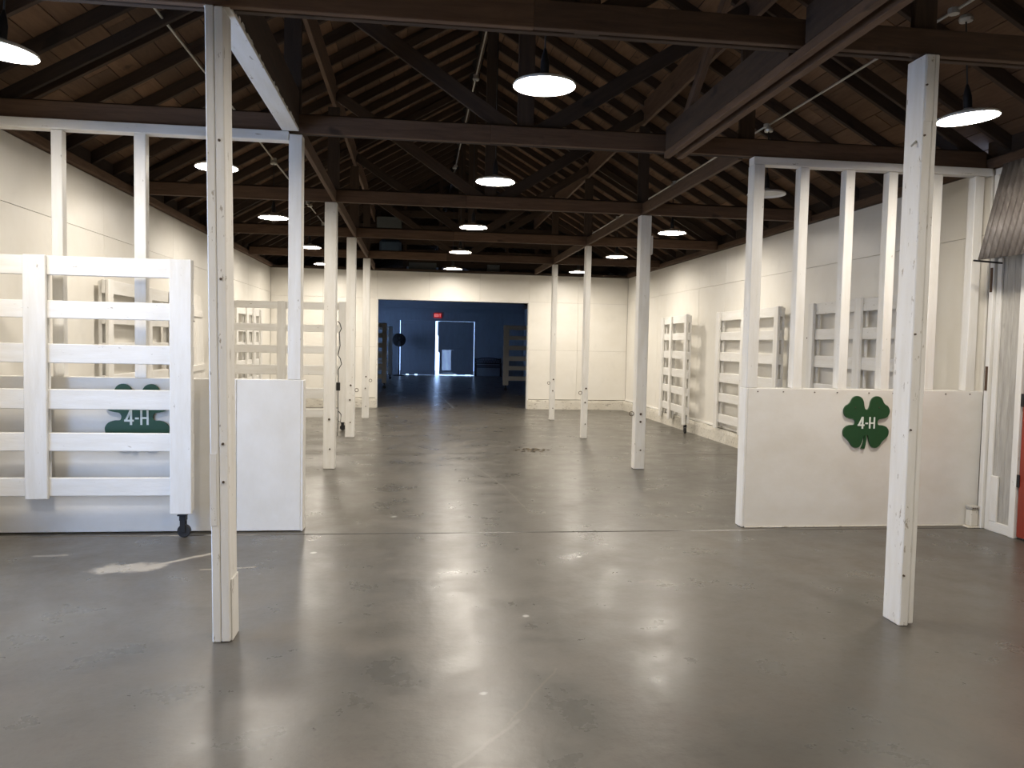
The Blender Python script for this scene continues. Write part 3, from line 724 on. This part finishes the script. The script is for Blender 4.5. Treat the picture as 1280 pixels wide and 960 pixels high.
# ------------------------------------------------------------------ barn doors of the dark room
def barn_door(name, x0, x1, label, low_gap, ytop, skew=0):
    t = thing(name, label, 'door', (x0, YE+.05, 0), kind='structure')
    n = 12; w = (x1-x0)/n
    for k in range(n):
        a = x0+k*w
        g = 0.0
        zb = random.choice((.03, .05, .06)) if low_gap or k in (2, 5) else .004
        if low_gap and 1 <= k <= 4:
            box('plank', (a+g, YE+.03, 1.22), (a+w-g, YE+.055, ytop), daylight_tint_wall, t, .002)
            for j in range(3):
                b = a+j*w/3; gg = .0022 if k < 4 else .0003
                box('slat', (b+gg, YE+.03, .12), (b+w/3-gg, YE+.05, 1.219), daylight_tint_wall, t, .001)
            box('plank', (a+g, YE+.03, .045), (a+w-g, YE+.055, .115), daylight_tint_wall, t, .002)
        else: box('plank', (a+g, YE+.03, zb), (a+w-g, YE+.055, ytop), daylight_tint_wall, t, .002)
    for z in (.12, 1.24, ytop-.16): box('ledge', (x0+.01, YE+.005, z), (x1-.01, YE+.029, z+.12), daylight_tint_wall, t, .003)
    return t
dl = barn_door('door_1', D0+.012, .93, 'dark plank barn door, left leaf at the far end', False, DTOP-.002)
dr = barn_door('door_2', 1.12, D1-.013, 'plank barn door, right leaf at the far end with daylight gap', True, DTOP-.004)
box('astragal', (1.02, YE+.04, 1.9), (1.12, YE+.06, DTOP-.01), daylight_tint_wall, dr, .002); box('astragal', (1.06, YE+.04, 1.1), (1.12, YE+.06, 1.9), daylight_tint_wall, dr, .002)

# exit sign
t = thing('exit_sign', 'red glowing exit sign above the barn doors', 'sign', (1.01, YE-.1, 2.87))
bm = bmesh.new(); add_box(bm, (-.19, 0, -.12), (.19, .08, .12)); bmesh.ops.bevel(bm, geom=bm.edges[:], offset=.015, segments=2, affect='EDGES'); from_bm('housing', bm, exit_red, t)
LET = {'E': [(0, 0, .2, 1), (.2, 0, .7, .18), (.2, .41, .6, .59), (.2, .82, .7, 1)], 'I': [(.2, 0, .42, 1)], 'T': [(.25, 0, .47, .82), (0, .82, .72, 1)]}
for k, chx in enumerate('EXIT'):
    bm = bmesh.new(); ox = -.145+k*.078; s = .085; hgt = .13
    if chx == 'X':
        extrude_poly(bm, [(ox, -hgt/2), (ox+.018, -hgt/2), (ox+.06, hgt/2), (ox+.042, hgt/2)], -.006, -.001)
        extrude_poly(bm, [(ox+.042, -hgt/2), (ox+.06, -hgt/2), (ox+.018, hgt/2), (ox, hgt/2)], -.0065, -.001)
    else:
        for a, b, c, d in LET[chx]: add_box(bm, (ox+a*s, -.006, -hgt/2+b*hgt), (ox+c*s, -.001, -hgt/2+d*hgt))
    from_bm('letter', bm, exit_txt, t)

# bench with lattice back
t = thing('park_bench', 'black metal bench with lattice back against the far wall', 'bench', (3.45, 37.1, 0))
for x in (-.6, .6):
    tube('leg', [(x, -.25, 0), (x, -.2, .42)], .025, black, t); tube('leg', [(x, .22, 0), (x, .15, .42), (x, .22, .86)], .025, black, t)
    tube('armrest', [(x, -.22, .42), (x, -.23, .62), (x, .15, .64)], .02, black, t)
for k in range(5): box('seat_slat', (-.6, -.24+k*.085, .42), (.6, -.18+k*.085, .445), black, t, .004, True)
box('back_rail', (-.6, .17, .47), (.6, .20, .52), black, t, .004, True)
tube('back_rail', [(-.6, .2, .80), (-.3, .21, .87), (0, .21, .89), (.3, .21, .87), (.6, .2, .80)], .022, black, t)
tube('back_rail', [(-.6, .19, .62), (.6, .19, .62)], .02, black, t)
for k in range(14):
    x = -.58+k*.085
    for s in (-1, 1): beam('lattice', (x+(.04 if s < 0 else 0), .2, .62), (x+(.0 if s < 0 else .04)+.03*s, .205, .83), .02, .018, black, t, local=True)
# fan on a stand
t = thing('stand_fan', 'dark round fan on a pole left of the barn doors', 'fan', (-.78, 36.6, 0))
bm = bmesh.new(); add_lathe(bm, [(.001, 0), (.26, 0), (.26, .03), (.05, .06), (.001, .06)], 24); from_bm('base', bm, black, t)
tube('pole', [(0, .03, .05), (0, .03, 1.62)], .025, black, t)
for rr, yy in ((.30, -.06), (.30, .06), (.23, -.1), (.15, -.12), (.08, -.125)):
    o = from_bm('cage_ring', ring_mesh(rr, .009, 32, 6), black, t, (0, yy, 1.66))
bm = bmesh.new()
for k in range(24):
    a = k*math.pi/12; ca, sa = math.cos(a), math.sin(a)
    add_tube(bm, [(.03*ca, -.125, .03*sa), (.17*ca, -.12, .17*sa), (.30*ca, -.06, .30*sa), (.30*ca, .06, .30*sa)], .006, 5)
from_bm('cage_wires', bm, black, t, (0, 0, 1.66))
bm = bmesh.new(); add_lathe(bm, [(.001, 0), (.29, 0), (.292, .012), (.001, .012)], 32); bmesh.ops.rotate(bm, verts=bm.verts[:], matrix=Matrix.Rotation(-math.pi/2, 3, 'X')); from_bm('rear_shroud', bm, black, t, (0, .065, 1.66))
for k in range(4):
    bm = bmesh.new(); a = k*math.pi/2
    q = [Vector((math.cos(a+u)*r, s, math.sin(a+u)*r)) for r, u, s in ((.05, -.2, .03), (.26, -.32, .035), (.27, .35, -.035), (.05, .3, -.03))]
    A = [bm.verts.new(v) for v in q]; B = [bm.verts.new(v+Vector((0, .006, 0))) for v in q]
    bm.faces.new(A); bm.faces.new(B[::-1])
    for i in range(4): bm.faces.new((A[i], B[i], B[(i+1) % 4], A[(i+1) % 4]))
    from_bm('blade', bm, black, t, (0, 0, 1.66))
bm = bmesh.new(); add_lathe(bm, [(.001, -.06), (.07, -.05), (.07, .12), (.001, .13)], 16); bmesh.ops.rotate(bm, verts=bm.verts[:], matrix=Matrix.Rotation(-math.pi/2, 3, 'X')); from_bm('motor', bm, black, t, (0, 0, 1.66))

# ------------------------------------------------------------------ litter on the floor
bm = bmesh.new()
for k in range(46):
    x = 1.78+random.gauss(0, .12); y = 11.55+random.gauss(0, .10); a = random.uniform(0, 6.28); l = random.uniform(.018, .05); w = l*.45
    q = [Vector((x+math.cos(a)*l, y+math.sin(a)*l, .002)), Vector((x-math.sin(a)*w, y+math.cos(a)*w, .010)), Vector((x-math.cos(a)*l, y-math.sin(a)*l, .003)), Vector((x+math.sin(a)*w, y-math.cos(a)*w, .006))]
    A = [bm.verts.new(v) for v in q]; bm.faces.new(A); bm.faces.new([bm.verts.new(v+Vector((0, 0, -.0015))) for v in q][::-1])
tag(from_bm('leaf_litter', bm, plain('dry_leaves', (.13, .10, .06), .9, vary=.4)), 'small scatter of dry leaf bits on the floor mid-aisle', 'litter', kind='stuff')
